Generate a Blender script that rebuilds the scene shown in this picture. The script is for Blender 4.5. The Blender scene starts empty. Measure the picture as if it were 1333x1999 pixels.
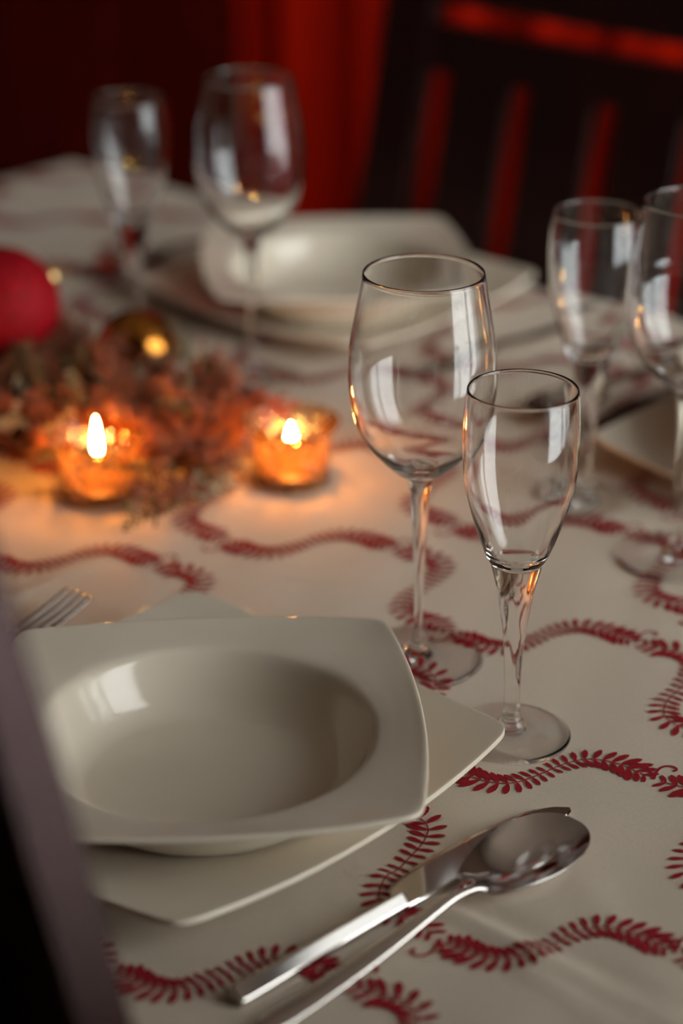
import bpy, bmesh, math, random
from mathutils import Vector, Matrix
R = math.radians
sc = bpy.context.scene
COL = sc.collection

# ------------------------------------------------------------------ camera
cd = bpy.data.cameras.new('camera')
cam = bpy.data.objects.new('camera', cd)
COL.objects.link(cam)
cam.location = (0, 0, 1.3423)
cam.rotation_euler = (R(65.5), 0, R(42.5))
cd.sensor_fit = 'VERTICAL'
cd.sensor_height = 23.5
cd.sensor_width = 15.7
cd.lens = 49.96
cd.clip_start = 0.02
cd.dof.use_dof = True
cd.dof.focus_distance = 1.11
cd.dof.aperture_fstop = 2.0
cd.dof.aperture_blades = 0
sc.camera = cam

# ------------------------------------------------------------------ sky outside the window
world = bpy.data.worlds.new('overcast_sky')
sc.world = world
world.use_nodes = True
bg = world.node_tree.nodes['Background']
bg.inputs[0].default_value = (0.96, 0.98, 0.97, 1)
bg.inputs[1].default_value = 11.0

# ------------------------------------------------------------------ exposure and light paths
vs = sc.view_settings
vs.view_transform = 'Standard'
vs.look = 'None'
vs.gamma = 1.0
vs.use_curve_mapping = False
vs.exposure = 0.0
cy = sc.cycles
cy.use_adaptive_sampling = True
cy.adaptive_threshold = 0.01
cy.max_bounces = 16
cy.transmission_bounces = 16
cy.transparent_max_bounces = 24
cy.glossy_bounces = 8
cy.diffuse_bounces = 4
cy.blur_glossy = 0.0
cy.sample_clamp_indirect = 20.0

WALL_R = 0.6           # window wall
WIN = (0.80, 2.40, 0.12, 2.28)   # y0, y1, z0, z1
pd = bpy.data.lights.new('window_daylight', 'AREA')
pd.shape = 'RECTANGLE'
pd.size = WIN[3] - WIN[2]
pd.size_y = WIN[1] - WIN[0]
pd.energy = 1.0
pd.cycles.is_portal = True
po = bpy.data.objects.new('window_daylight', pd)
COL.objects.link(po)
po.location = (WALL_R + 0.13, (WIN[0] + WIN[1]) / 2, (WIN[2] + WIN[3]) / 2)
po.rotation_euler = (0, R(90), 0)

TZ = 0.75              # cloth surface height


# ------------------------------------------------------------------ materials
def new_mat(name):
    m = bpy.data.materials.new(name)
    m.use_nodes = True
    return m, m.node_tree, m.node_tree.nodes['Principled BSDF']


def mat(name, col, rough=0.5, metal=0.0, spec=0.5, noise=None, bump=None, coat=0.0):
    """noise=(scale, amount) varies the colour, bump=(scale, strength, distance)"""
    m, nt, p = new_mat(name)
    p.inputs['Base Color'].default_value = (*col, 1)
    p.inputs['Roughness'].default_value = rough
    p.inputs['Metallic'].default_value = metal
    p.inputs['Specular IOR Level'].default_value = spec
    p.inputs['Coat Weight'].default_value = coat
    p.inputs['Coat Roughness'].default_value = 0.08
    tc = nt.nodes.new('ShaderNodeTexCoord')
    if noise:
        n = nt.nodes.new('ShaderNodeTexNoise')
        n.inputs['Scale'].default_value = noise[0]
        n.inputs['Detail'].default_value = 6
        nt.links.new(tc.outputs['Object'], n.inputs['Vector'])
        mx = nt.nodes.new('ShaderNodeMix')
        mx.data_type = 'RGBA'
        mx.inputs[6].default_value = (*[c * (1 - noise[1]) for c in col], 1)
        mx.inputs[7].default_value = (*[min(1, c * (1 + noise[1])) for c in col], 1)
        nt.links.new(n.outputs['Fac'], mx.inputs[0])
        nt.links.new(mx.outputs[2], p.inputs['Base Color'])
    if bump:
        n = nt.nodes.new('ShaderNodeTexNoise')
        n.inputs['Scale'].default_value = bump[0]
        n.inputs['Detail'].default_value = 4
        nt.links.new(tc.outputs['Object'], n.inputs['Vector'])
        b = nt.nodes.new('ShaderNodeBump')
        b.inputs['Strength'].default_value = bump[1]
        b.inputs['Distance'].default_value = bump[2]
        nt.links.new(n.outputs['Fac'], b.inputs['Height'])
        nt.links.new(b.outputs['Normal'], p.inputs['Normal'])
    return m


def wood(name, c0, c1, rough=0.35, scale=(2, 2, 30), coat=0.2):
    m, nt, p = new_mat(name)
    tc = nt.nodes.new('ShaderNodeTexCoord')
    mp = nt.nodes.new('ShaderNodeMapping')
    mp.inputs['Scale'].default_value = scale
    n = nt.nodes.new('ShaderNodeTexNoise')
    n.inputs['Scale'].default_value = 3.0
    n.inputs['Detail'].default_value = 8
    n.inputs['Distortion'].default_value = 1.2
    cr = nt.nodes.new('ShaderNodeValToRGB')
    cr.color_ramp.elements[0].position = 0.3
    cr.color_ramp.elements[1].position = 0.75
    cr.color_ramp.elements[0].color = (*c0, 1)
    cr.color_ramp.elements[1].color = (*c1, 1)
    nt.links.new(tc.outputs['Object'], mp.inputs['Vector'])
    nt.links.new(mp.outputs['Vector'], n.inputs['Vector'])
    nt.links.new(n.outputs['Fac'], cr.inputs['Fac'])
    nt.links.new(cr.outputs['Color'], p.inputs['Base Color'])
    p.inputs['Roughness'].default_value = rough
    p.inputs['Coat Weight'].default_value = coat
    b = nt.nodes.new('ShaderNodeBump')
    b.inputs['Strength'].default_value = 0.15
    b.inputs['Distance'].default_value = 0.001
    nt.links.new(n.outputs['Fac'], b.inputs['Height'])
    nt.links.new(b.outputs['Normal'], p.inputs['Normal'])
    return m


def cloth_mat(name, col):
    m, nt, p = new_mat(name)
    tc = nt.nodes.new('ShaderNodeTexCoord')
    # woven threads: two crossed wave textures
    wv = []
    for d in ('X', 'Y'):
        w = nt.nodes.new('ShaderNodeTexWave')
        w.wave_type = 'BANDS'
        w.bands_direction = d
        w.inputs['Scale'].default_value = 420
        w.inputs['Distortion'].default_value = 1.5
        w.inputs['Detail'].default_value = 2
        nt.links.new(tc.outputs['Object'], w.inputs['Vector'])
        wv.append(w)
    ad = nt.nodes.new('ShaderNodeMath')
    ad.operation = 'ADD'
    nt.links.new(wv[0].outputs['Fac'], ad.inputs[0])
    nt.links.new(wv[1].outputs['Fac'], ad.inputs[1])
    n = nt.nodes.new('ShaderNodeTexNoise')
    n.inputs['Scale'].default_value = 900
    n.inputs['Detail'].default_value = 3
    nt.links.new(tc.outputs['Object'], n.inputs['Vector'])
    ad2 = nt.nodes.new('ShaderNodeMath')
    ad2.operation = 'ADD'
    nt.links.new(ad.outputs[0], ad2.inputs[0])
    nt.links.new(n.outputs['Fac'], ad2.inputs[1])
    b = nt.nodes.new('ShaderNodeBump')
    b.inputs['Strength'].default_value = 0.35
    b.inputs['Distance'].default_value = 0.0004
    nt.links.new(ad2.outputs[0], b.inputs['Height'])
    nt.links.new(b.outputs['Normal'], p.inputs['Normal'])
    mx = nt.nodes.new('ShaderNodeMix')
    mx.data_type = 'RGBA'
    mx.inputs[6].default_value = (*[c * 0.88 for c in col], 1)
    mx.inputs[7].default_value = (*[c * 1.1 for c in col], 1)
    nt.links.new(n.outputs['Fac'], mx.inputs[0])
    nt.links.new(mx.outputs[2], p.inputs['Base Color'])
    p.inputs['Roughness'].default_value = 0.9
    p.inputs['Specular IOR Level'].default_value = 0.2
    p.inputs['Sheen Weight'].default_value = 0.1
    return m


def clear_glass(name, ior=1.5, col=(1, 1, 1)):
    m = bpy.data.materials.new(name)
    m.use_nodes = True
    nt = m.node_tree
    nt.nodes.remove(nt.nodes['Principled BSDF'])
    g = nt.nodes.new('ShaderNodeBsdfGlass')
    g.inputs['Color'].default_value = (*col, 1)
    g.inputs['Roughness'].default_value = 0.0
    g.inputs['IOR'].default_value = ior
    nt.links.new(g.outputs[0], nt.nodes['Material Output'].inputs['Surface'])
    return m


def thin_glass(name, col, ior=1.45, bump=0.0, rough=0.02):
    """sheet glass too thin to bend light: tinted see-through plus a fresnel reflection"""
    m = bpy.data.materials.new(name)
    m.use_nodes = True
    nt = m.node_tree
    nt.nodes.remove(nt.nodes['Principled BSDF'])
    t = nt.nodes.new('ShaderNodeBsdfTransparent')
    t.inputs['Color'].default_value = (*col, 1)
    g = nt.nodes.new('ShaderNodeBsdfGlossy')
    g.inputs['Roughness'].default_value = rough
    f = nt.nodes.new('ShaderNodeFresnel')
    f.inputs['IOR'].default_value = ior
    mx = nt.nodes.new('ShaderNodeMixShader')
    if bump:
        tc = nt.nodes.new('ShaderNodeTexCoord')
        v = nt.nodes.new('ShaderNodeTexVoronoi')
        v.feature = 'SMOOTH_F1'
        v.inputs['Scale'].default_value = 150
        nt.links.new(tc.outputs['Object'], v.inputs['Vector'])
        b = nt.nodes.new('ShaderNodeBump')
        b.inputs['Strength'].default_value = bump
        b.inputs['Distance'].default_value = 0.004
        nt.links.new(v.outputs['Distance'], b.inputs['Height'])
        nt.links.new(b.outputs['Normal'], g.inputs['Normal'])
        nt.links.new(b.outputs['Normal'], f.inputs['Normal'])
    nt.links.new(f.outputs[0], mx.inputs[0])
    nt.links.new(t.outputs[0], mx.inputs[1])
    nt.links.new(g.outputs[0], mx.inputs[2])
    nt.links.new(mx.outputs[0], nt.nodes['Material Output'].inputs['Surface'])
    return m


def amber_glass(name):
    """crackled amber votive glass: lets part of the light straight through, scatters part"""
    m = thin_glass(name, (1.0, 0.84, 0.62), 1.5, bump=0.8, rough=0.05)
    nt = m.node_tree
    out = nt.nodes['Material Output']
    prev = out.inputs['Surface'].links[0].from_socket
    tr = nt.nodes.new('ShaderNodeBsdfTranslucent')
    tr.inputs['Color'].default_value = (1.0, 0.42, 0.14, 1)
    tc = nt.nodes.new('ShaderNodeTexCoord')
    v = nt.nodes.new('ShaderNodeTexVoronoi')
    v.feature = 'DISTANCE_TO_EDGE'
    v.inputs['Scale'].default_value = 190
    nt.links.new(tc.outputs['Object'], v.inputs['Vector'])
    mr = nt.nodes.new('ShaderNodeMapRange')
    mr.inputs[1].default_value = 0.0
    mr.inputs[2].default_value = 0.25
    mr.inputs[3].default_value = 0.05
    mr.inputs[4].default_value = 0.010
    nt.links.new(v.outputs['Distance'], mr.inputs[0])
    mx = nt.nodes.new('ShaderNodeMixShader')
    nt.links.new(mr.outputs[0], mx.inputs[0])
    nt.links.new(prev, mx.inputs[1])
    nt.links.new(tr.outputs[0], mx.inputs[2])
    nt.links.new(mx.outputs[0], out.inputs['Surface'])
    return m


def sheer_mat(name):
    m = bpy.data.materials.new(name)
    m.use_nodes = True
    nt = m.node_tree
    nt.nodes.remove(nt.nodes['Principled BSDF'])
    t = nt.nodes.new('ShaderNodeBsdfTransparent')
    t.inputs['Color'].default_value = (1, 1, 1, 1)
    d = nt.nodes.new('ShaderNodeBsdfTranslucent')
    d.inputs['Color'].default_value = (0.85, 0.86, 0.86, 1)
    mx = nt.nodes.new('ShaderNodeMixShader')
    mx.inputs[0].default_value = 0.45
    nt.links.new(t.outputs[0], mx.inputs[1])
    nt.links.new(d.outputs[0], mx.inputs[2])
    nt.links.new(mx.outputs[0], nt.nodes['Material Output'].inputs['Surface'])
    return m


def flame_mat(name, strength):
    m = bpy.data.materials.new(name)
    m.use_nodes = True
    nt = m.node_tree
    nt.nodes.remove(nt.nodes['Principled BSDF'])
    e = nt.nodes.new('ShaderNodeEmission')
    e.inputs['Color'].default_value = (1.0, 0.49, 0.12, 1)
    e.inputs['Strength'].default_value = strength
    nt.links.new(e.outputs[0], nt.nodes['Material Output'].inputs['Surface'])
    return m


M = {}
M['red_drape'] = mat('red_drape', (0.66, 0.014, 0.002), 0.9, spec=0.03, noise=(40, 0.12))
M['brown_paint'] = mat('brown_paint', (0.18, 0.11, 0.08), 0.7, spec=0.2, noise=(2.5, 0.1), bump=(60, 0.1, 0.002))
M['ceiling'] = mat('ceiling_paint', (0.40, 0.32, 0.26), 0.8, spec=0.2, noise=(3, 0.05))
M['floor'] = wood('floor_wood', (0.05, 0.022, 0.012), (0.10, 0.045, 0.024), 0.4, (2, 14, 2))
M['trim'] = mat('white_trim', (0.62, 0.58, 0.52), 0.4, noise=(6, 0.04))
M['dark_wood'] = wood('dark_wood', (0.009, 0.0045, 0.004), (0.020, 0.004, 0.003), 0.32, (3, 3, 3), coat=0.0)
M['dark_wood'].node_tree.nodes['Principled BSDF'].inputs['Specular IOR Level'].default_value = 0.5
M['dark_wood'].node_tree.nodes['Principled BSDF'].inputs['Specular Tint'].default_value = (1, 0.6, 0.6, 1)
M['cabinet'] = wood('cabinet_wood', (0.020, 0.0006, 0.0002), (0.040, 0.0014, 0.0003), 0.6, (6, 6, 1), coat=0.0)
M['cabinet'].node_tree.nodes['Principled BSDF'].inputs['Specular IOR Level'].default_value = 0.02
M['brass'] = mat('old_brass', (0.45, 0.27, 0.10), 0.35, 1.0, noise=(30, 0.2))
M['table_wood'] = wood('table_wood', (0.10, 0.05, 0.025), (0.18, 0.09, 0.045), 0.4, (2, 20, 2))
M['cloth'] = cloth_mat('linen_cloth', (0.67, 0.57, 0.455))
M['print'] = mat('red_print', (0.30, 0.010, 0.018), 0.85, spec=0.2, noise=(300, 0.25))
M['porcelain'] = mat('porcelain', (0.72, 0.635, 0.51), 0.13, spec=0.5, noise=(4, 0.02), coat=0.0)
M['steel'] = mat('polished_steel', (0.62, 0.58, 0.55), 0.10, 1.0, noise=(8, 0.05))
M['glass'] = clear_glass('clear_glass', 1.42)
M['amber'] = amber_glass('amber_glass')
M['pane'] = thin_glass('window_pane', (0.97, 0.98, 0.98), 1.45)
M['sheer'] = sheer_mat('sheer_curtain')
M['wax'] = mat('candle_wax', (0.10, 0.04, 0.015), 0.45, spec=0.4, noise=(20, 0.05))
M['wax'].node_tree.nodes['Principled BSDF'].inputs['Subsurface Weight'].default_value = 0.1
M['wax'].node_tree.nodes['Principled BSDF'].inputs['Subsurface Radius'].default_value = (0.01, 0.006, 0.003)
M['wick'] = mat('wick', (0.02, 0.015, 0.012), 0.9, noise=(100, 0.3))
M['flame'] = flame_mat('flame', 330)
M['gold'] = mat('gold_foil', (0.50, 0.19, 0.03), 0.16, 1.0, noise=(5, 0.1))
M['cap'] = mat('bauble_cap', (0.70, 0.50, 0.22), 0.3, 1.0, noise=(60, 0.1))
M['red_glitter'] = mat('red_glitter', (0.25, 0.001, 0.006), 0.6, 0.0, spec=0.15, noise=(160, 0.6), bump=(170, 1.0, 0.003))
M['twig'] = mat('twig', (0.13, 0.07, 0.035), 0.8, noise=(80, 0.4))
M['heather_brown'] = mat('heather_brown', (0.34, 0.095, 0.045), 0.8, noise=(90, 0.5))
M['heather_green'] = mat('heather_green', (0.19, 0.15, 0.055), 0.75, noise=(90, 0.4))
M['heather_pale'] = mat('heather_pale', (0.50, 0.44, 0.30), 0.8, noise=(90, 0.3))


# ------------------------------------------------------------------ object helpers
def make(name, verts, faces, m, parent=None, smooth=True, loc=None, rotz=0):
    me = bpy.data.meshes.new(name)
    me.from_pydata([tuple(v) for v in verts], [], faces)
    me.validate()
    if smooth:
        me.polygons.foreach_set('use_smooth', [True] * len(me.polygons))
    me.materials.append(m)
    o = bpy.data.objects.new(name, me)
    COL.objects.link(o)
    if parent:
        o.parent = parent
    if loc:
        o.location = loc
    if rotz:
        o.rotation_euler = (0, 0, rotz)
    return o


def from_bm(name, bm, m, parent=None, smooth=False, loc=None, rotz=0):
    bmesh.ops.recalc_face_normals(bm, faces=bm.faces)
    me = bpy.data.meshes.new(name)
    bm.to_mesh(me)
    bm.free()
    if smooth:
        me.polygons.foreach_set('use_smooth', [True] * len(me.polygons))
    me.materials.append(m)
    o = bpy.data.objects.new(name, me)
    COL.objects.link(o)
    if parent:
        o.parent = parent
    if loc:
        o.location = loc
    if rotz:
        o.rotation_euler = (0, 0, rotz)
    return o


def thing(name, label, cat, loc=(0, 0, 0), rotz=0, group=None):
    o = bpy.data.objects.new(name, None)
    o.empty_display_size = 0.02
    COL.objects.link(o)
    o.location = loc
    o.rotation_euler = (0, 0, rotz)
    o['label'] = label
    o['category'] = cat
    if group:
        o['group'] = group
    return o


def tag(o, label, cat, group=None):
    o['label'] = label
    o['category'] = cat
    if group:
        o['group'] = group
    return o


def structure(o):
    o['kind'] = 'structure'
    return o


def copy_tree(src, parent=None):
    c = src.copy()
    COL.objects.link(c)
    c.parent = parent
    for ch in KIDS.get(src.name, []):
        copy_tree(ch, c)
    return c


KIDS = {}


def index_kids():
    KIDS.clear()
    for o in bpy.data.objects:
        if o.parent:
            KIDS.setdefault(o.parent.name, []).append(o)


def dup(src, loc, rotz, label, group):
    c = copy_tree(src)
    c.location = loc
    c.rotation_euler = (0, 0, rotz)
    c['label'] = label
    c['group'] = group
    return c


def box_bm(bm, lo, hi, shear_y=None, bev=0.0):
    """axis box; shear_y(z) adds a y offset (for raked chair backs)"""
    g = bmesh.ops.create_cube(bm, size=1.0)
    vs_ = g['verts']
    for v in vs_:
        v.co = Vector([lo[i] + (v.co[i] + 0.5) * (hi[i] - lo[i]) for i in range(3)])
    if bev > 0:
        es = list({e for v in vs_ for e in v.link_edges})
        r = bmesh.ops.bevel(bm, geom=es, offset=bev, segments=2, affect='EDGES', profile=0.6)
        vs_ = list({v for f in r['faces'] for v in f.verts} | {v for v in vs_ if v.is_valid})
    if shear_y:
        for v in vs_:
            v.co.y += shear_y(v.co.z)
    return vs_


def box(name, lo, hi, m, parent=None, shear_y=None, bev=0.0):
    bm = bmesh.new()
    box_bm(bm, lo, hi, shear_y, bev)
    return from_bm(name, bm, m, parent)


def spline(pts, n):
    """Catmull-Rom through points (any dimension), n samples per span"""
    out = []
    P = [tuple(2 * a - b for a, b in zip(pts[0], pts[1]))] + list(pts) + [tuple(2 * a - b for a, b in zip(pts[-1], pts[-2]))]
    for i in range(1, len(P) - 2):
        p0, p1, p2, p3 = P[i - 1], P[i], P[i + 1], P[i + 2]
        for k in range(n):
            t = k / n
            out.append(tuple(0.5 * (2 * b + (c - a) * t + (2 * a - 5 * b + 4 * c - d) * t * t + (3 * b - a - 3 * c + d) * t ** 3)
                             for a, b, c, d in zip(p0, p1, p2, p3)))
    out.append(tuple(pts[-1]))
    return out


def lathe_data(prof, n=96):
    """prof: (r, z) list walked so that the outside lies on the right hand"""
    verts, faces, rows = [], [], []
    for r, z in prof:
        if r < 1e-6:
            rows.append([len(verts)])
            verts.append((0, 0, z))
        else:
            rows.append(list(range(len(verts), len(verts) + n)))
            verts += [(r * math.cos(2 * math.pi * i / n), r * math.sin(2 * math.pi * i / n), z) for i in range(n)]
    for a, b in zip(rows[:-1], rows[1:]):
        for i in range(n):
            j = (i + 1) % n
            if len(a) == 1 and len(b) == 1:
                continue
            if len(a) == 1:
                faces.append((a[0], b[j], b[i]))
            elif len(b) == 1:
                faces.append((a[i], a[j], b[0]))
            else:
                faces.append((a[i], a[j], b[j], b[i]))
    return verts, faces


def lathe(name, prof, m, parent=None, n=96, loc=None):
    v, f = lathe_data(prof, n)
    return make(name, v, f, m, parent, True, loc)


def tube_data(path, radii, n=8, cap=True):
    verts, faces = [], []
    P = [Vector(p) for p in path]
    up = Vector((0, 0, 1))
    for i, p in enumerate(P):
        d = (P[min(i + 1, len(P) - 1)] - P[max(i - 1, 0)]).normalized()
        s = d.cross(up)
        if s.length < 1e-3:
            s = d.cross(Vector((1, 0, 0)))
        s.normalize()
        t = s.cross(d).normalized()
        r = radii[i] if hasattr(radii, '__len__') else radii
        for k in range(n):
            a = 2 * math.pi * k / n
            verts.append(p + s * (r * math.cos(a)) + t * (r * math.sin(a)))
    for i in range(len(P) - 1):
        for k in range(n):
            l = (k + 1) % n
            faces.append((i * n + k, i * n + l, (i + 1) * n + l, (i + 1) * n + k))
    if cap:
        faces.append(tuple(range(n - 1, -1, -1)))
        faces.append(tuple((len(P) - 1) * n + k for k in range(n)))
    return verts, faces


# ================================================================== ROOM
X0, X1, Y0, Y1, ZC = -2.9, WALL_R, -1.1, 2.9, 2.4
structure(box('floor', (X0 - .1, Y0 - .1, -0.1), (X1 + .1, Y1 + .1, 0), M['floor']))
structure(box('ceiling', (X0 - .1, Y0 - .1, ZC), (X1 + .1, Y1 + .1, ZC + 0.1), M['ceiling']))
structure(box('wall_left', (X0 - .1, Y0 - .1, 0), (X0, Y1 + .1, ZC), M['brown_paint']))
structure(box('wall_far', (X0, Y1, 0), (X1, Y1 + .1, ZC), M['brown_paint']))
structure(box('wall_near', (X0, Y0 - .1, 0), (X1, Y0, ZC), M['brown_paint']))
# window wall with its opening
bm = bmesh.new()
wy0, wy1, wz0, wz1 = WIN
box_bm(bm, (X1, Y0 - .1, 0), (X1 + .1, wy0, ZC))
box_bm(bm, (X1, wy1, 0), (X1 + .1, Y1 + .1, ZC))
box_bm(bm, (X1, wy0, 0), (X1 + .1, wy1, wz0))
box_bm(bm, (X1, wy0, wz1), (X1 + .1, wy1, ZC))
structure(from_bm('wall_right', bm, M['brown_paint']))
structure(box('baseboard_far', (X0 + .015, Y1 - .015, 0), (X1 - .015, Y1, .09), M['dark_wood'], bev=.003))
structure(box('baseboard_left', (X0, Y0, 0), (X0 + .015, Y1 - .015, .09), M['dark_wood'], bev=.003))
# glazed window: frame, two sashes' bars, panes
wf = thing('window_1', '', 'window', (0, 0, 0))
del wf['label'], wf['category']
structure(wf)
bm = bmesh.new()
fx0, fx1 = X1 + .02, X1 + .08
box_bm(bm, (fx0, wy0, wz0), (fx1, wy0 + .06, wz1))
box_bm(bm, (fx0, wy1 - .06, wz0), (fx1, wy1, wz1))
box_bm(bm, (fx0, wy0 + .06, wz0), (fx1, wy1 - .06, wz0 + .06))
box_bm(bm, (fx0, wy0 + .06, wz1 - .06), (fx1, wy1 - .06, wz1))
from_bm('window_frame', bm, M['trim'], wf)
ym = (wy0 + wy1) / 2
box('mullion', (fx0, ym - .035, wz0 + .06), (fx1, ym + .035, wz1 - .06), M['trim'], wf)
for a, b in ((wy0 + .06, ym - .035), (ym + .035, wy1 - .06)):
    box('pane', (X1 + .048, a, wz0 + .06), (X1 + .052, b, wz1 - .06), M['pane'], wf)
# sheer curtain hanging in front of the window
cv, cf = [], []
NS = 220
for i in range(NS + 1):
    y = wy0 - .02 + (wy1 - wy0 + .04) * i / NS
    x = X1 - .05 + .014 * math.sin(i * .95) + .007 * math.sin(i * 2.1 + 1) + .006 * math.sin(i * .31)
    cv += [(x, y, .03), (x, y, wz1 + .06)]
for i in range(NS):
    cf.append((2 * i, 2 * i + 2, 2 * i + 3, 2 * i + 1))
cur = thing('sheer_curtain', 'sheer white curtain hanging before the daylit window', 'curtain', (0, 0, 0))
make('curtain_fabric', cv, cf, M['sheer'], cur)
v, f = tube_data([(X1 - .05, wy0 - .07, wz1 + .07), (X1 - .05, wy1 + .07, wz1 + .07)], .01, 10)
make('curtain_rod', v, f, M['brass'], cur)

# red drape hanging against the far wall
dr = thing('red_drape', 'deep red floor-length drape hanging behind the far chair', 'curtain', (0, 0, 0))
dv, df = [], []
N = 230
for s in (0, 1):
    for i in range(N + 1):
        x = -2.87 + 1.10 * i / N
        y = Y1 - .055 + .010 * math.sin(i * .16) + .005 * math.sin(i * .37 + .7) + s * .003
        dv += [(x, y, .02), (x, y, 2.26)]
K2 = 2 * (N + 1)
for i in range(N):
    df.append((2 * i, 2 * i + 2, 2 * i + 3, 2 * i + 1))
    df.append((K2 + 2 * i, K2 + 2 * i + 1, K2 + 2 * i + 3, K2 + 2 * i + 2))
    df.append((2 * i, K2 + 2 * i, K2 + 2 * i + 2, 2 * i + 2))
    df.append((2 * i + 1, 2 * i + 3, K2 + 2 * i + 3, K2 + 2 * i + 1))
df.append((0, 1, K2 + 1, K2))
df.append((2 * N, K2 + 2 * N, K2 + 2 * N + 1, 2 * N + 1))
make('drape_fabric', dv, df, M['red_drape'], dr)
v, f = tube_data([(-2.88, Y1 - .055, 2.28), (-1.74, Y1 - .055, 2.28)], .012, 10)
make('curtain_rod', v, f, M['brass'], dr)

# tall dark wardrobe along the left wall
wd = thing('wardrobe', 'tall dark red-brown wooden wardrobe standing against the left wall', 'wardrobe', (X0 + .02, 1.30, 0))
box('carcass', (0, 0, .08), (.42, 1.12, 1.95), M['cabinet'], wd, bev=.004)
box('plinth', (.02, .02, 0), (.38, 1.10, .08), M['cabinet'], wd)
box('cornice', (-.01, -.015, 1.95), (.45, 1.135, 2.0), M['cabinet'], wd, bev=.01)
for k in range(2):
    y0 = .01 + k * .553
    d = box('door', (.42, y0, .10), (.442, y0 + .547, 1.93), M['cabinet'], wd, bev=.004)
    for z0, z1 in ((.20, .95), (1.05, 1.83)):
        box('door_panel', (.442, y0 + .08, z0), (.448, y0 + .467, z1), M['cabinet'], d, bev=.005)
    hy = y0 + (.50 if k == 0 else .045)
    v, f = lathe_data(spline([(0.0001, 0), (.006, 0), (.005, .012), (.012, .02), (.013, .027), (.0001, .032)], 4), 16)
    o = make('knob', v, f, M['brass'], d, True, (.4421, hy, 1.0))
    o.rotation_euler = (0, R(90), 0)

# ================================================================== TABLE AND CLOTH
TX0, TX1, TY0, TY1 = -1.66, -.22, .488, 1.405
tb = thing('dining_table', 'rectangular wooden dining table hidden under the printed cloth', 'table', ((TX0 + TX1) / 2, (TY0 + TY1) / 2, 0))
hx, hy = (TX1 - TX0) / 2 - .004, (TY1 - TY0) / 2 - .004
box('tabletop', (-hx, -hy, TZ - .036), (hx, hy, TZ - .0045), M['table_wood'], tb, bev=.003)
for sx in (-1, 1):
    for sy in (-1, 1):
        cx, cy_ = sx * (hx - .06), sy * (hy - .06)
        box('leg', (cx - .03, cy_ - .03, 0), (cx + .03, cy_ + .03, TZ - .036), M['table_wood'], tb, bev=.003)
for sy in (-1, 1):
    box('apron', (-hx + .09, sy * (hy - .05) - .01, TZ - .115), (hx - .09, sy * (hy - .05) + .01, TZ - .036), M['table_wood'], tb)
for sx in (-1, 1):
    box('apron', (sx * (hx - .05) - .01, -hy + .09, TZ - .115), (sx * (hx - .05) + .01, hy - .09, TZ - .036), M['table_wood'], tb)

random.seed(7)
CRE = [  # creases: (x0,y0,x1,y1, amplitude, width)
    (TX0, .655, TX1, .661, .0014, .0042), (TX0, .676, TX1, .671, -.0007, .006), (-.48, .648, TX1, .622, .0009, .006),
    (-.94, TY0, -.935, TY1, .0008, .005), (-.62, .64, -.57, .60, .0007, .005), (-.36, .9, -.52, 1.0, .0007, .006),
    (-1.66, 1.12, -1.3, 1.2, .001, .008), (-.5, .72, -.3, .60, .0006, .009), (-.46, .86, -.3, .80, .0007, .008)]


FLAT = [(-.716, .663, .135), (-1.167, 1.268, .135), (-.685, 1.247, .135), (-.7085, .8375, .05), (-.616, .806, .045), (-.7695, 1.0765, .045),
        (-.6755, 1.046, .05), (-1.086, 1.087, .05), (-1.205, 1.079, .045), (-1.0125, .8665, .035), (-.9355, .971, .035)]


def cloth_h(x, y):
    mk = 1.0
    for fx, fy, fr in FLAT:      # the weight of plates and glasses presses the creases out
        d = math.hypot(x - fx, y - fy)
        if d < fr:
            mk = min(mk, max(0, (d - fr * .75) / (fr * .25)))
    h = .0005 * math.sin(x * 23 + 1.3 + 2 * y) * math.sin(y * 27 + .4) + .0002 * math.sin(x * 90 + 40 * y) + .0007
    for x0, y0, x1, y1, a, w in CRE:
        dx, dy = x1 - x0, y1 - y0
        L2 = dx * dx + dy * dy
        t = ((x - x0) * dx + (y - y0) * dy) / L2
        tc_ = min(1, max(0, t))
        d2 = (x - x0 - dx * tc_) ** 2 + (y - y0 - dy * tc_) ** 2
        if d2 < 16 * w * w:
            h += mk * 2.1 * a * math.exp(-d2 / (w * w)) * (.65 + .35 * math.sin(31 * x + 17 * y))
    return h


OV, ST = .20, .005
nx = round((TX1 - TX0) / ST)
ny = round((TY1 - TY0) / ST)
gx = [TX0 - OV + OV * i / 16 for i in range(16)] + [TX0 + (TX1 - TX0) * i / nx for i in range(nx + 1)] + [TX1 + OV * (i + 1) / 16 for i in range(16)]
gy = [TY0 - OV + OV * i / 16 for i in range(16)] + [TY0 + (TY1 - TY0) * i / ny for i in range(ny + 1)] + [TY1 + OV * (i + 1) / 16 for i in range(16)]
cv, cf = [], []
HG = {}
for j, y in enumerate(gy):
    for i, x in enumerate(gx):
        ox = max(TX0 - x, x - TX1, 0)
        oy = max(TY0 - y, y - TY1, 0)
        cx, cy_ = min(max(x, TX0), TX1), min(max(y, TY0), TY1)
        o = max(ox, oy)
        if o < 1e-6:
            h = cloth_h(x, y)
            HG[(i - 16, j - 16)] = h
            cv.append((x, y, h))
        else:
            fl = .003 + .02 * o + .02 * o * (1 + math.sin((cx + cy_) * 26))
            X = cx + (math.copysign(fl if ox else 0, x - cx) + math.copysign(.25 * ox, x - cx) * (oy > 0) if ox else 0)
            Y = cy_ + (math.copysign(fl if oy else 0, y - cy_) + math.copysign(.25 * oy, y - cy_) * (ox > 0) if oy else 0)
            cv.append((X, Y, -max(0, o - .003)))
W_ = len(gx)
for j in range(len(gy) - 1):
    for i in range(W_ - 1):
        a = j * W_ + i
        cf.append((a, a + 1, a + W_ + 1, a + W_))
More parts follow.
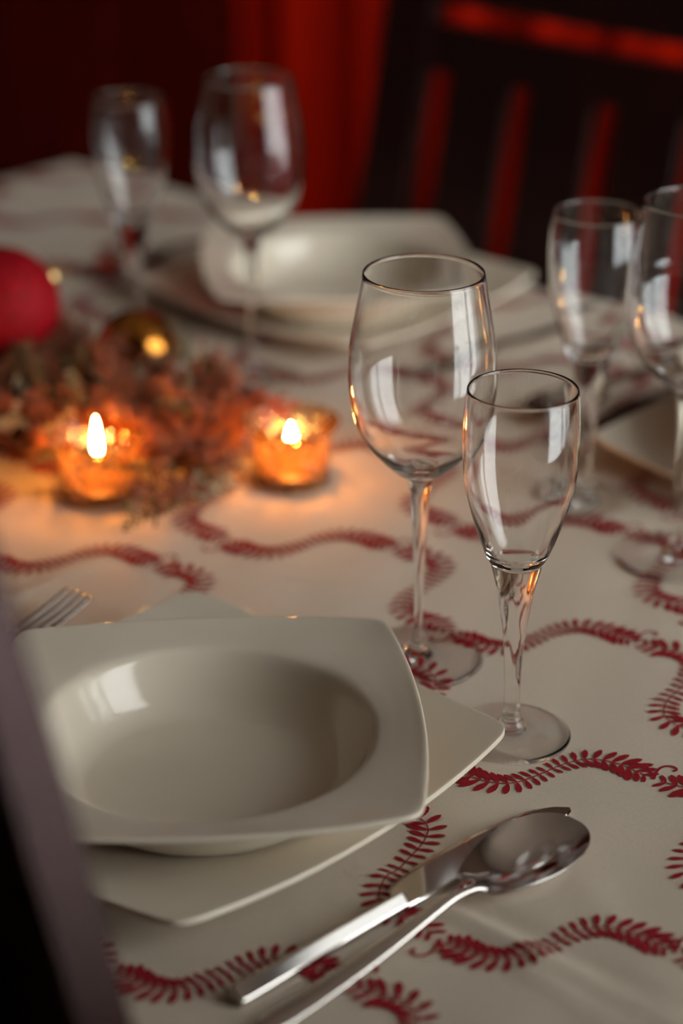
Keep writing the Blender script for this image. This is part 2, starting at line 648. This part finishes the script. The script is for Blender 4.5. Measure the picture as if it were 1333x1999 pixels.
cloth = make('tablecloth', cv, cf, M['cloth'], None, True, (0, 0, TZ))
tag(cloth, 'off-white tablecloth printed with wavy red leaf garlands, covering the table', 'tablecloth')


def hz(x, y):
    fx = (x - TX0) / (TX1 - TX0) * nx
    fy = (y - TY0) / (TY1 - TY0) * ny
    i = min(max(int(fx), 0), nx - 1)
    j = min(max(int(fy), 0), ny - 1)
    u, w = fx - i, fy - j
    return (HG[i, j] * (1 - u) * (1 - w) + HG[i + 1, j] * u * (1 - w) + HG[i, j + 1] * (1 - u) * w + HG[i + 1, j + 1] * u * w)


# printed garlands: a rising wave V>W and a falling one W>V, with curls at the joints
WAVE = [(0, 0), (.012, .0005), (.025, .003), (.035, .011), (.0395, .026), (.0425, .0436), (.049, .057), (.062, .0632), (.0745, .064), (.086, .0632)]
FALL = [(0, 0), (.014, .0037), (.0257, .0075), (.038, .0035), (.0455, -.010), (.0495, -.029), (.0525, -.046), (.060, -.0580), (.071, -.0622), (.0853, -.0612), (.1020, -.0632)]


def garland(pts, curl):
    """flat print outline in table coordinates -> 2D verts and faces"""
    sp = spline(pts, 10)
    ds = [0]
    for a, b in zip(sp[:-1], sp[1:]):
        ds.append(ds[-1] + math.hypot(b[0] - a[0], b[1] - a[1]))
    L = ds[-1]

    def at(s):
        for k in range(len(ds) - 1):
            if ds[k + 1] >= s:
                break
        t = (s - ds[k]) / max(1e-9, ds[k + 1] - ds[k])
        a, b = sp[k], sp[k + 1]
        d = math.atan2(b[1] - a[1], b[0] - a[0])
        return a[0] + (b[0] - a[0]) * t, a[1] + (b[1] - a[1]) * t, d
    V, F = [], []

    def ribbon(path, w):
        n0 = len(V)
        for k, (x, y) in enumerate(path):
            x2, y2 = path[min(k + 1, len(path) - 1)]
            x1, y1 = path[max(k - 1, 0)]
            d = math.atan2(y2 - y1, x2 - x1)
            V.append((x - math.sin(d) * w, y + math.cos(d) * w))
            V.append((x + math.sin(d) * w, y - math.cos(d) * w))
        for k in range(len(path) - 1):
            F.append((n0 + 2 * k + 1, n0 + 2 * k + 3, n0 + 2 * k + 2, n0 + 2 * k))

    def leaf(x, y, d, l):
        n0 = len(V)
        c, s = math.cos(d), math.sin(d)
        for u, w in ((.05, -.05), (.3, -.13), (.58, -.175), (.85, -.12), (1, 0), (.85, .12), (.58, .175), (.3, .13), (.05, .05)):
            V.append((x + l * (u * c - w * s), y + l * (u * s + w * c)))
        F.append(tuple(range(n0, n0 + 9)))
    m = .004
    path = [at(m + (L - 2 * m) * k / 40)[:2] for k in range(41)]
    ribbon(path, .00042)
    nl = 24
    for k in range(nl):
        t = (k + .5) / nl
        x, y, d = at(m + (L - 2 * m) * t)
        e = abs(2 * t - 1)
        l = .0068 + .0074 * min(1, e * 1.25)
        if e > .8:
            l *= 1 - (e - .8) * 2.6
        back = d if t > .5 else d + math.pi
        for s in (-1, 1):
            leaf(x, y, back + s * R(84 - 34 * e), l * (1.0 if s > 0 else .95))
    for end, on in ((L, curl), (0, curl)):
        if not on:
            continue
        x, y, d = at(end)
        a0 = R(125) if end else R(-55)
        for sg in (-1, 1):
            pa = [(x, y)]
            a = a0 + sg * R(8)
            for k in range(34):
                stp = .00115 * (1 - k * .02)
                a += sg * (.015 if k < 7 else .05 + .009 * (k - 7))
                pa.append((pa[-1][0] + stp * math.cos(a), pa[-1][1] + stp * math.sin(a)))
            ribbon(pa, .0008)
    return V, F


GV = garland(WAVE, 1)
GS = garland([(x, y) for x, y in FALL], 0)
PX, PY = .188, .117
for row in range(-5, 5):
    for n in range(-7, 5):
        wx = -.627 + PX * n + (PX / 2 if row % 2 else 0)
        wy = .9368 - PY * (-row)
        for (V2, F2), ox, oy in ((GV, wx - .086, wy - .0632), (GS, wx, wy)):
            vv = [(x + ox, y + oy) for x, y in V2]
            if min(x for x, y in vv) < TX0 + .003 or max(x for x, y in vv) > TX1 - .003 or min(y for x, y in vv) < TY0 + .003 or max(y for x, y in vv) > TY1 - .003:
                keep = [f for f in F2 if all(TX0 + .002 < vv[i][0] < TX1 - .002 and TY0 + .002 < vv[i][1] < TY1 - .002 for i in f)]
            else:
                keep = F2
            if len(keep) < 8:
                continue
            use = sorted({i for f in keep for i in f})
            mp_ = {i: k for k, i in enumerate(use)}
            bx, by = ox + .05, oy
            vs3 = [(vv[i][0] - bx, vv[i][1] - by, hz(*vv[i]) + .0006) for i in use]
            make('printed_garland', vs3, [tuple(mp_[i] for i in f) for f in keep], M['print'], cloth, False, (bx, by, 0))


# ================================================================== CHAIRS
def make_chair(label, loc, rotz, group):
    """local: x across, +y towards the table, origin on the floor under the back at table height"""
    t = thing('dining_chair', label, 'chair', loc, rotz, group)
    rk = math.tan(R(12))
    W2 = .226
    D = M['dark_wood']

    def sh(z):
        return -rk * (z - TZ) if z > .45 else -rk * (.45 - TZ) - .15 * (.45 - z) * .6
    for s in (-1, 1):
        bm = bmesh.new()
        xa, xb = (s * W2, s * (W2 - .058))
        lo, hi = min(xa, xb), max(xa, xb)
        zs = [0, .45, .6, .8, 1.0, 1.075]
        prev = None
        for z in zs:
            y = sh(z)
            ring = [bm.verts.new(p) for p in ((lo, y - .021, z), (hi, y - .021, z), (hi, y, z), (lo, y, z))]
            if prev:
                for k in range(4):
                    bm.faces.new((prev[k], prev[(k + 1) % 4], ring[(k + 1) % 4], ring[k]))
            else:
                bm.faces.new(ring[::-1])
            prev = ring
        bm.faces.new(prev)
        es = [e for e in bm.edges if abs(e.verts[0].co.z - e.verts[1].co.z) > .05]
        bmesh.ops.bevel(bm, geom=es, offset=.005, segments=2, affect='EDGES', profile=.5)
        from_bm('back_post', bm, D, t)
        bm = bmesh.new()
        box_bm(bm, (lo, .40, 0), (hi, .44, .44), None, .004)
        from_bm('front_leg', bm, D, t)
        box('side_stretcher', (s * (W2 - .029) - .010, .02, .20), (s * (W2 - .029) + .010, .40, .235), D, t)
        box('seat_rail', (s * (W2 - .029) - .011, .064, .39), (s * (W2 - .029) + .011, .40, .44), D, t)
    xi = W2 - .058
    box('seat_rail', (-xi, .405, .39), (xi, .43, .44), D, t)
    box('seat_rail', (-xi, .025, .39), (xi, .05, .44), D, t)
    box('seat', (-W2 - .005, .072, .441), (W2 + .005, .455, .468), D, t, bev=.008)
    box('lower_rail', (-xi, -.030, .535), (xi, -.012, .585), D, t, sh, .003)
    box('upper_rail', (-xi, -.032, TZ + .088), (xi, -.006, TZ + .134), D, t, sh, .003)
    box('top_rail', (-xi, -.034, TZ + .154), (xi, -.004, TZ + .30), D, t, sh, .006)
    g = .028
    sw = (2 * xi - 4 * g) / 3
    for k in range(3):
        x = -xi + g + k * (sw + g)
        box('back_slat', (x, -.024, .585), (x + sw, -.012, TZ + .088), D, t, sh, .002)
    return t


near_chair = make_chair('dark wooden slat-back chair at the near edge, one post beside the stacked plates',
                        (-.462 - .226, .425, 0), 0, 'dining chairs at the table')
index_kids()
dup(near_chair, (-1.244, 1.64, 0), math.pi, 'dark wooden slat-back chair beyond the far plates, before the red drape', 'dining chairs at the table')


# ================================================================== PLATES
def outline(half_diag, bulge, smooth_deg=1.5, n=360):
    """radius by angle of a square with outward-bowed sides, corners on the axes"""
    s = half_diag * math.sqrt(2)
    rho = (s * s / 4 + bulge * bulge) / (2 * bulge)
    c = s / 2 + bulge - rho
    raw = []
    for k in range(n):
        a = 2 * math.pi * k / n
        b = (a % (math.pi / 2)) - math.pi / 4      # angle from side's middle
        co = math.cos(b)
        raw.append(c * co + math.sqrt(max(0, rho * rho - c * c * (1 - co * co))))
    w = max(1, round(smooth_deg / (360 / n) * 2))
    out = []
    for k in range(n):
        acc = ws = 0
        for d in range(-2 * w, 2 * w + 1):
            g = math.exp(-(d / w) ** 2)
            acc += g * raw[(k + d) % n]
            ws += g
        out.append(acc / ws)
    return out


def plate_mesh(out, top, under, corner_lift):
    """top/under: (f, z) with f = 0 centre .. 1 rim; the ring turns from round to the outline between fr and 1"""
    n = len(out)
    mid = min(out)
    mx = max(out)
    verts, faces, rows = [], [], []
    for (r, z, blend) in top + under[::-1]:
        if r < 1e-6:
            rows.append([len(verts)])
            verts.append((0, 0, z))
            continue
        row = []
        for k in range(n):
            a = 2 * math.pi * k / n
            rr = r * mid * (1 - blend) + r * out[k] * blend
            lift = corner_lift * blend * max(0, (out[k] - mid) / (mx - mid)) ** 1.2
            row.append(len(verts))
            verts.append((rr * math.cos(a), rr * math.sin(a), z + lift))
        rows.append(row)
    for a, b in zip(rows[:-1], rows[1:]):
        for i in range(n):
            j = (i + 1) % n
            if len(a) == 1:
                faces.append((a[0], b[i], b[j]))
            elif len(b) == 1:
                faces.append((a[i], b[0], a[j]))
            else:
                faces.append((a[i], b[i], b[j], a[j]))
    return verts, faces


def plate(name, out, top, under, lift, label, loc, rot, group):
    tp = spline(top, 5)
    un = spline(under, 4)
    v, f = plate_mesh(out, tp, un, lift)
    o = make(name, v, f, M['porcelain'], None, True, loc, rot)
    return tag(o, label, 'plate', group)


# deep plate: mid-side radius is 1.0 (r relative), well radius about .085 m
DO = outline(.140, .0105)
mD = min(DO)
ZS = .93
TOPD = [(0, .0045, 0), (.28, .0045, 0), (.50, .0047, 0), (.585, .0062, 0), (.655, .0125, 0), (.715, .0240, 0), (.757, .0340, .01), (.785, .0378, .05), (.825, .0395, .2), (.885, .0412, .5), (.95, .0432, .82), (.985, .0444, .98), (.9985, .0441, 1), (1.0, .0428, 1)]
UNDD = [(0, .0012, 0), (.30, .0012, 0), (.42, .0010, 0), (.44, .0, 0), (.48, .0, 0), (.50, .0012, 0), (.60, .0030, 0), (.675, .0095, 0), (.735, .0205, 0), (.785, .0310, .03), (.83, .0350, .2), (.89, .0375, .5), (.95, .0394, .82), (.985, .0404, .98), (.9985, .0414, 1), (1.0, .0428, 1)]
TOPD = [(r, z * ZS, b) for r, z, b in TOPD]
UNDD = [(r, z * ZS, b) for r, z, b in UNDD]
FO = outline(.168, .010)
TOPF = [(0, .0050, 0), (.3, .0050, 0), (.55, .0052, 0), (.68, .0066, .1), (.80, .0102, .4), (.90, .0140, .75), (.97, .0164, .95), (.993, .0170, 1), (.9995, .0166, 1), (1.0, .0152, 1)]
UNDF = [(0, .0018, 0), (.40, .0018, 0), (.50, .0015, 0), (.52, 0, 0), (.57, 0, 0), (.59, .0016, 0), (.70, .0032, .1), (.80, .0060, .4), (.90, .0098, .75), (.97, .0126, .95), (.993, .0136, 1), (.9995, .0142, 1), (1.0, .0152, 1)]

CZ = TZ + .0015
SETS = [((-.716, .663), (-.690, .652), 'beside the knife and spoon'),
        ((-1.167, 1.268), (-1.150, 1.247), 'before the far chair'),
        ((-.685, 1.247), (-.672, 1.235), 'cut off by the right picture edge')]
flats, deeps = [], []
for i, (fc, dc, where) in enumerate(SETS):
    lf = 'square white dinner plate under a deep plate, ' + where
    ld = 'square white deep plate with a round well, ' + where
    if i == 0:
        fo = plate('dinner_plate', FO, TOPF, UNDF, .0050, lf, (*fc, CZ), R(45), 'square white dinner plates')
        do = plate('deep_plate', DO, TOPD, UNDD, .0012, ld, (*dc, CZ + .0053), R(1.5), 'square white deep plates')
    else:
        a = fo.copy(); COL.objects.link(a); a.location = (*fc, CZ); a['label'] = lf
        a = do.copy(); COL.objects.link(a); a.location = (*dc, CZ + .0053); a['label'] = ld
        a.rotation_euler = (0, 0, R((0, 2, -3)[i]))

# ================================================================== GLASSES
G = M['glass']


def make_glass(name, label, loc, foot, stem, outer, inner, group):
    t = thing(name, label, 'glass', loc, 0, group)
    lathe('foot', foot, G, t)
    lathe('stem', stem, G, t, 64)
    lathe('bowl', outer + inner, G, t, 128)
    return t


# profiles are (r, z)
def foot_prof(Rf, rs, zs):
    return ([(0, .0006), (Rf * .35, .0005), (Rf * .8, .0002), (Rf - .0015, .0)] +
            [(Rf - .0004, .0003), (Rf, .0011), (Rf - .0005, .0020), (Rf - .0018, .0024)] +
            spline([(Rf - .0018, .0024), (Rf * .75, .0030), (Rf * .45, .0040), (Rf * .25, .0056), (rs * 1.7, .0082), (rs * 1.15, .0118), (rs, zs)], 5)[1:])


wine_stem = spline([(.0029, .0160), (.0026, .029), (.0029, .046), (.0034, .0611), (.0041, .078), (.0049, .0926), (.0058, .105), (.0072, .1127)], 8)
wine_out = spline([(.0072, .1127), (.0105, .1152), (.0150, .1180), (.0222, .1249), (.0312, .1355), (.0364, .1476), (.0396, .1655), (.0398, .1800), (.0391, .1920), (.0357, .212), (.0326, .2300)], 8)
wine_rim = [(.0324, .2308), (.0320, .2312), (.0316, .2309)]
wine_in = spline([(.0315, .2300), (.0346, .212), (.0380, .1920), (.0387, .1800), (.0385, .1655), (.0353, .1485), (.0299, .1366), (.0205, .1266), (.0125, .1212), (.0060, .1190), (0, .1185)], 8)
wine1 = make_glass('wine_glass', 'tall clear wine glass standing behind the near plates, left of the flute', (-.7085, .8375, CZ - .0008),
                   foot_prof(.0374, .0029, .0160), wine_stem, wine_out + wine_rim, wine_in, 'clear wine glasses')

fl_stem = spline([(.0045, .0140), (.0043, .0272), (.0048, .0426), (.0057, .0579), (.0077, .0730), (.0101, .0879), (.0137, .1026)], 8)
fl_out = spline([(.0137, .1026), (.0163, .1075), (.0200, .1172), (.0245, .1317), (.0279, .1459), (.0293, .1601), (.0297, .174), (.0291, .1879), (.0281, .1976)], 8)
fl_rim = [(.0279, .1984), (.0275, .1988), (.0271, .1985)]
fl_in = spline([(.0270, .1976), (.0280, .1879), (.0286, .174), (.0282, .1601), (.0268, .1459), (.0231, .1317), (.0182, .1185), (.0142, .1095), (.0100, .1045), (.0050, .1020), (0, .1014)], 8)
flute1 = make_glass('champagne_flute', 'clear champagne flute standing in front, right of the near wine glass', (-.616, .806, CZ - .0008),
                    foot_prof(.0322, .0045, .0140), fl_stem, fl_out + fl_rim, fl_in, 'clear champagne flutes')
index_kids()
dup(flute1, (-.7695, 1.0765, CZ - .0008), 0, 'clear champagne flute behind the near flute, beside the right-edge wine glass', 'clear champagne flutes')
dup(wine1, (-.6755, 1.046, CZ - .0008), 0, 'clear wine glass cut off by the right picture edge', 'clear wine glasses')
dup(wine1, (-1.086, 1.087, CZ - .0008), 0, 'clear wine glass standing in front of the far place setting', 'clear wine glasses')
dup(flute1, (-1.205, 1.079, CZ - .0008), 0, 'clear champagne flute behind the gold bauble, leftmost of the glasses', 'clear champagne flutes')


# ================================================================== CUTLERY (local +y towards the tip, origin at the handle end)
def loft(rings, close_ends=True):
    verts, faces = [], []
    n = len(rings[0])
    for r in rings:
        verts += r
    for i in range(len(rings) - 1):
        for k in range(n):
            l = (k + 1) % n
            faces.append((i * n + k, i * n + l, (i + 1) * n + l, (i + 1) * n + k))
    if close_ends:
        faces.append(tuple(range(n - 1, -1, -1)))
        faces.append(tuple((len(rings) - 1) * n + k for k in range(n)))
    return verts, faces


def section(cx, y, cz, w, h, n=20, p=2.6):
    """super-ellipse cross-section facing -y"""
    out = []
    for k in range(n):
        a = 2 * math.pi * k / n
        c, s = math.cos(a), math.sin(a)
        out.append((cx + w / 2 * math.copysign(abs(c) ** (2 / p), c), y, cz + h / 2 * math.copysign(abs(s) ** (2 / p), s)))
    return out


def make_knife(label, loc, rz, group):
    t = thing('table_knife', label, 'knife', loc, rz, group)
    st = spline([(0, .0105, .0060, .0035), (.003, .0128, .0076, .0040), (.03, .0122, .0078, .0042), (.07, .0108, .0074, .0044), (.100, .0104, .0072, .0044), (.1045, .0104, .0072, .0044), (.106, .0100, .0064, .0042)], 6)
    rings = []
    for y, w, h, z in st:      # bevelled bar: flat top, slanted shoulders
        a, b = w / 2, h / 2
        rings.append([(-a, y, z - b * .5), (-a * .85, y, z - b), (a * .85, y, z - b), (a, y, z - b * .5), (a, y, z - b * .15), (a * .96, y, z - b * .02),
                      (a * .20, y, z + b * .97), (a * .14, y, z + b), (-a * .14, y, z + b), (-a * .20, y, z + b * .97), (-a * .96, y, z - b * .02), (-a, y, z - b * .15)])
    v, f = loft(rings)
    o = make('handle', v, f, M['steel'], t)
    o.data.set_sharp_from_angle(angle=R(15))
    # blade: straight back on +x side, bellied edge on -x side
    rings = []
    for y, xl, xr in spline([(.104, -.0054, .0052), (.108, -.0112, .0056), (.116, -.0136, .0058), (.125, -.0146, .0058), (.150, -.0156, .0058), (.180, -.0148, .0060), (.205, -.0114, .0060), (.216, -.0068, .0055), (.2215, -.0010, .0042), (.2232, .0016, .0028)], 6):
        th = .0022 if y < .2 else .0016
        xm = (xl + xr) / 2
        zc = .0027
        rings.append([(xl, y, zc), (xl + (xr - xl) * .14, y, zc - th / 2), (xr - .0006, y, zc - th / 2), (xr, y, zc), (xr - .0006, y, zc + th / 2), (xl + (xr - xl) * .14, y, zc + th / 2)])
    v, f = loft(rings)
    o = make('blade', v, f, M['steel'], t)
    o.data.set_sharp_from_angle(angle=R(8))
    return t


def shell(fn, nu, nv, th):
    """thin solid: fn(u, v) -> top point; closed by an offset copy below"""
    top = [[Vector(fn(i / nu, j / nv)) for j in range(nv + 1)] for i in range(nu + 1)]
    verts, faces = [], []
    for layer in (0, 1):
        for i in range(nu + 1):
            for j in range(nv + 1):
                p = top[i][j].copy()
                if layer:
                    edge = min(i, nu - i) == 0 or min(j, nv - j) == 0
                    p.z -= th * (.5 if edge else 1)
                verts.append(p)
    q = (nu + 1) * (nv + 1)

    def id_(i, j, l):
        return l * q + i * (nv + 1) + j
    for i in range(nu):
        for j in range(nv):
            faces.append((id_(i, j, 0), id_(i, j + 1, 0), id_(i + 1, j + 1, 0), id_(i + 1, j, 0)))
            faces.append((id_(i, j, 1), id_(i + 1, j, 1), id_(i + 1, j + 1, 1), id_(i, j + 1, 1)))
    for i in range(nu):
        faces.append((id_(i, 0, 0), id_(i + 1, 0, 0), id_(i + 1, 0, 1), id_(i, 0, 1)))
        faces.append((id_(i, nv, 0), id_(i, nv, 1), id_(i + 1, nv, 1), id_(i + 1, nv, 0)))
    for j in range(nv):
        faces.append((id_(0, j, 0), id_(0, j, 1), id_(0, j + 1, 1), id_(0, j + 1, 0)))
        faces.append((id_(nu, j, 0), id_(nu, j + 1, 0), id_(nu, j + 1, 1), id_(nu, j, 1)))
    return verts, faces


HANDLE = [(0, .0050, .0022, .0030), (.003, .0110, .0028, .0030), (.012, .0135, .0030, .0028), (.04, .0122, .0030, .0036), (.075, .0100, .0034, .0062), (.105, .0078, .0038, .0098), (.122, .0070, .0042, .0116)]


def make_spoon(label, loc, rz, group):
    t = thing('table_spoon', label, 'spoon', loc, rz, group)
    st = spline(HANDLE + [(.134, .0085, .0036, .0112), (.140, .0130, .0026, .0102)], 6)
    v, f = loft([section(0, y, z, w, h, 24, 2.4) for y, w, h, z in st])
    make('handle', v, f, M['steel'], t)
    y0, y1 = .1365, .2105

    def bowl(u, v_):
        # elliptical polar-free grid: u along the bowl, v across
        s = -math.cos(math.pi * u)                      # -1..1 along
        y = (y0 + y1) / 2 + (y1 - y0) / 2 * s
        hw = .0226 * math.sqrt(max(0, 1 - s * s)) ** .86 * (1 - .12 * (-s)) + (.0060 * max(0, -s) ** 6)
        c = 2 * v_ - 1
        x = hw * math.sin(c * math.pi / 2)
        d = math.sqrt(min(1, s * s + math.sin(c * math.pi / 2) ** 2 * (1 - s * s)))
        rim = .0100 + .0010 * max(0, -s) + .0020 * (s + 1)
        return (x, y, rim - .0082 * (1 - d ** 2.3))
    v, f = shell(bowl, 40, 28, .0013)
    make('bowl', v, f, M['steel'], t)
    return t


def make_fork(label, loc, rz, group):
    t = thing('table_fork', label, 'fork', loc, rz, group)
    st = spline(HANDLE + [(.138, .0125, .0030, .0108), (.150, .0205, .0022, .0082), (.162, .0228, .0020, .0078)], 6)
    v, f = loft([section(0, y, z, w, h, 24, 2.6) for y, w, h, z in st])
    make('handle', v, f, M['steel'], t)
    for k in range(4):
        x0 = -.0093 + k * .0062
        st = spline([(.161, .0047, .0020, .0078), (.175, .0042, .0020, .0084), (.195, .0036, .0019, .0110), (.209, .0028, .0016, .0142), (.2125, .0012, .0008, .0150)], 5)
        v, f = loft([section(x0 * (1 if y < .17 else 1 - (y - .17) * .6), y, z, w, h, 10, 3) for y, w, h, z in st])
        make('tine', v, f, M['steel'], t)
    return t


kn1 = make_knife('steel table knife lying right of the near plates, under the spoon bowl', (-.5610, .5415, CZ), R(-3.6), 'steel table knives')
sp1 = make_spoon('steel table spoon lying on the cloth in front, its bowl over the knife tip', (-.5365, .5335, CZ), R(-2.5), 'steel table spoons')
fk1 = make_fork('steel table fork left of the near plates, only its tines showing', (-.861, .533, CZ), R(8), 'steel table forks')
index_kids()
for cx, cyy, kx, who in ((-1.155, 1.258, .155, 'far place setting'), (-.685, 1.247, .150, 'right-edge plates')):
    dup(fk1, (cx + .175, cyy + .115, CZ), math.pi, 'steel table fork lying beside the ' + who, 'steel table forks')
    dup(kn1, (cx - kx, cyy + .115, CZ), math.pi - R(2), 'steel table knife lying beside the ' + who, 'steel table knives')
    dup(sp1, (cx - kx - .036, cyy + .118, CZ), math.pi, 'steel table spoon lying outside the knife of the ' + who, 'steel table spoons')

# ================================================================== CANDLES
cup_out = [(0, 0), (.018, 0), (.0235, .0006), (.0252, .0025), (.0254, .010), (.0255, .020), (.0259, .028), (.0272, .034), (.0300, .0395), (.0325, .0428)]
cup_rim = [(.0330, .0436), (.0329, .0443), (.0322, .0444)]
cup_in = [(.0315, .0436), (.0290, .0402), (.0260, .0350), (.0245, .0290), (.0240, .020), (.0238, .010), (.0230, .0045), (.018, .0038), (0, .0038)]


def make_candle(label, loc, flame_z, flame_h, flame_r):
    t = thing('candle_holder', label, 'candle', loc, 0, 'glass tealight holders')
    lathe('glass_cup', spline(cup_out, 4) + cup_rim + spline(cup_in, 4), M['amber'], t, 64)
    wx = lathe('wax', spline([(0, .0042), (.018, .0042), (.0220, .0052), (.0232, .0070), (.0235, .0092), (.0226, .0104), (.0165, .0102), (.008, .0098), (.002, .0099), (0, .0099)], 4), M['wax'], t, 48)
    v, f = tube_data([(0, 0, .0097), (.0004, 0, .0160), (.0012, .0003, flame_z + .003)], [.0008, .0007, .0005], 8)
    make('wick', v, f, M['wick'], wx)
    prof = [(0, 0), (.45, .05), (.82, .16), (1, .30), (.93, .45), (.68, .66), (.38, .84), (.13, .96), (0, 1)]
    lathe('flame', [(r * flame_r, flame_z + z * flame_h) for r, z in spline(prof, 4)], M['flame'], t, 24)
    return t


make_candle('amber glass tealight holder with a tall flame, among the dried heather', (-1.0125, .8665, CZ - .0006), .0275, .0295, .0032)
make_candle('amber glass tealight holder standing clear on the cloth, right of the heather', (-.9355, .971, CZ - .0006), .0225, .0200, .0034)


# ================================================================== BAUBLES
def bauble(name, label, r, loc, tilt, m, cat='ornament'):
    t = thing(name, label, cat, loc)
    t.rotation_euler = tilt
    prof = [(r * math.sin(math.pi * k / 40), -r * math.cos(math.pi * k / 40)) for k in range(41)]
    prof[0] = (0, -r)
    prof[-1] = (0, r)
    lathe('ball', prof, m, t, 64)
    c = r * .22
    lathe('cap', [(c * 1.05, r * .965), (c * 1.06, r * 1.0), (c, r * 1.10), (c * .8, r * 1.12), (0, r * 1.125)], M['cap'], t, 24)
    ring = [(c * .5 * math.cos(a), 0, r * 1.125 + c * .45 + c * .5 * math.sin(a)) for a in [2 * math.pi * k / 20 for k in range(21)]]
    v, f = tube_data(ring, r * .018, 6)
    make('ring', v, f, M['cap'], t)
    return t


bauble('red_bauble', 'large matt red glitter bauble resting at the back of the heather', .0445, (-1.2139, .9524, TZ + .065), (R(-70), R(25), 0), M['red_glitter'])
bauble('gold_bauble', 'small shiny gold bauble lying behind the heather in front of the flute', .031, (-1.1244, 1.0055, TZ + .038), (R(-100), R(-30), 0), M['gold'])

# ================================================================== DRIED HEATHER
random.seed(21)
hw = thing('heather_wreath', 'bundle of dried heather sprigs lying on the cloth around the left candle', 'dried flowers', (-1.06, .92, TZ))


def sprig_mesh(kind):
    L = random.uniform(.075, .11)
    bend = random.uniform(-.02, .02)
    rise = random.uniform(.0, .018)
    path = [(bend * (t * t), L * t, rise * t * t) for t in [k / 8 for k in range(9)]]
    sv, sf = tube_data(path, [.0011 - .0007 * k / 8 for k in range(9)], 5)
    fv, ff, fm = [], [], []
    tips = []
    for k in range(9):
        t = .12 + .85 * k / 9
        p = Vector((bend * t * t, L * t, rise * t * t))
        for s in range(2):
            d = Vector((random.uniform(-1, 1), random.uniform(.3, 1), random.uniform(-.1, 1))).normalized()
            l = random.uniform(.012, .028) * (1.1 - .5 * t)
            a, b = tube_data([p, p + d * l * .5, p + d * l], [.0006, .0005, .0003], 4)
            n0 = len(sv)
            sv += a
            sf += [tuple(i + n0 for i in q) for q in b]
            tips.append((p, d, l))
    tips.append((Vector(path[4]), Vector((0, 1, .1)), L * .5))
    for p, d, l in tips:
        for q in range(int(l * 900)):
            c = p + d * l * random.uniform(.15, 1.05) + Vector([random.gauss(0, .0016) for _ in range(3)])
            ax = (d + Vector([random.gauss(0, .9) for _ in range(3)])).normalized()
            sd = ax.orthogonal().normalized()
            td = ax.cross(sd)
            ln, wd_ = random.uniform(.0022, .0042), random.uniform(.0007, .0013)
            n0 = len(fv)
            fv += [c - ax * ln * .5, c + sd * wd_, c + td * wd_, c - sd * wd_, c - td * wd_, c + ax * ln * .5]
            for k in range(4):
                ff.append((n0, n0 + 1 + (k + 1) % 4, n0 + 1 + k))
                ff.append((n0 + 5, n0 + 1 + k, n0 + 1 + (k + 1) % 4))
    return sv, sf, fv, ff


PROTO = []
for k in range(6):
    sv, sf, fv, ff = sprig_mesh(k)
    s = make('sprig', sv, sf, M['twig'], hw)
    fo_ = make('blossoms', fv, ff, M[('heather_brown', 'heather_green', 'heather_brown', 'heather_pale', 'heather_brown', 'heather_brown')[k]], s, False)
    fo_['kind'] = 'stuff'
    PROTO.append((s, fo_))
CAND = [(-1.0125, .8665, .036), (-.9355, .971, .038)]


def clear(x, y, a, L):
    for t in (0, .25, .5, .75, 1):
        px, py = x - math.sin(a) * L * t, y + math.cos(a) * L * t
        for cx, cyy, r in CAND:
            if math.hypot(px - cx, py - cyy) < r:
                return False
    return True


spots = []
for k in range(5000):
    u = random.random()
    x = random.uniform(-1.25, -.93)
    y = random.uniform(.82, 1.02)
    # a loose crescent behind and around the left candle
    lim = .85 + .55 * max(0, -1.02 - x) if x < -1.02 else .855
    if y < lim - .02 or y > 1.02 - .25 * max(0, x + 1.03):
        continue
    a = random.uniform(0, 2 * math.pi)
    L = .10
    ex, ey = x - math.sin(a) * L, y + math.cos(a) * L
    if not (-1.28 < ex < -.93 and .83 < ey < 1.03):
        continue
    if not clear(x, y, a, L):
        continue
    spots.append((x, y, random.uniform(.006, .026), a, random.uniform(0, .25)))
    if len(spots) >= 150:
        break
# hand-placed sprigs: the upright tip and the pale front ones
spots += [(-1.030 + .002 * (q % 3), .925 + .003 * (q % 4), .007, R(-8 + 2 * q), .40 + .03 * q, (3, 0)[q % 2]) for q in range(8)]
spots += [(-1.030, .925, .006, R(-4), .55, 3), (-1.037, .922, .008, R(-9), .50, 2), (-1.026, .930, .008, R(3), .46, 3), (-1.045, .925, .006, R(-14), .42, 0),
          (-.985, .965, .006, R(215), .05, 3), (-.978, .955, .006, R(200), .05, 3), (-.960, .935, .006, R(190), .0, 1), (-.975, .94, .012, R(170), .15, 1),
          (-.99, .93, .008, R(225), .05, 0), (-1.04, .915, .02, R(250), .2, 4), (-1.0, .925, .018, R(260), .1, 0)]
first = [True] * 6
for n, sp_ in enumerate(spots):
    k = sp_[5] if len(sp_) > 5 else random.choice((0, 1, 2, 2, 4, 4, 5, 5, 0, 2, 4, 3))
    s, fo_ = PROTO[k]
    if first[k]:
        c = s
        first[k] = False
    else:
        c = s.copy()
        COL.objects.link(c)
        d = fo_.copy()
        COL.objects.link(d)
        d.parent = c
    c.parent = hw
    c.location = (sp_[0] + 1.06, sp_[1] - .92, sp_[2])
    c.rotation_euler = (sp_[4], 0, sp_[3])
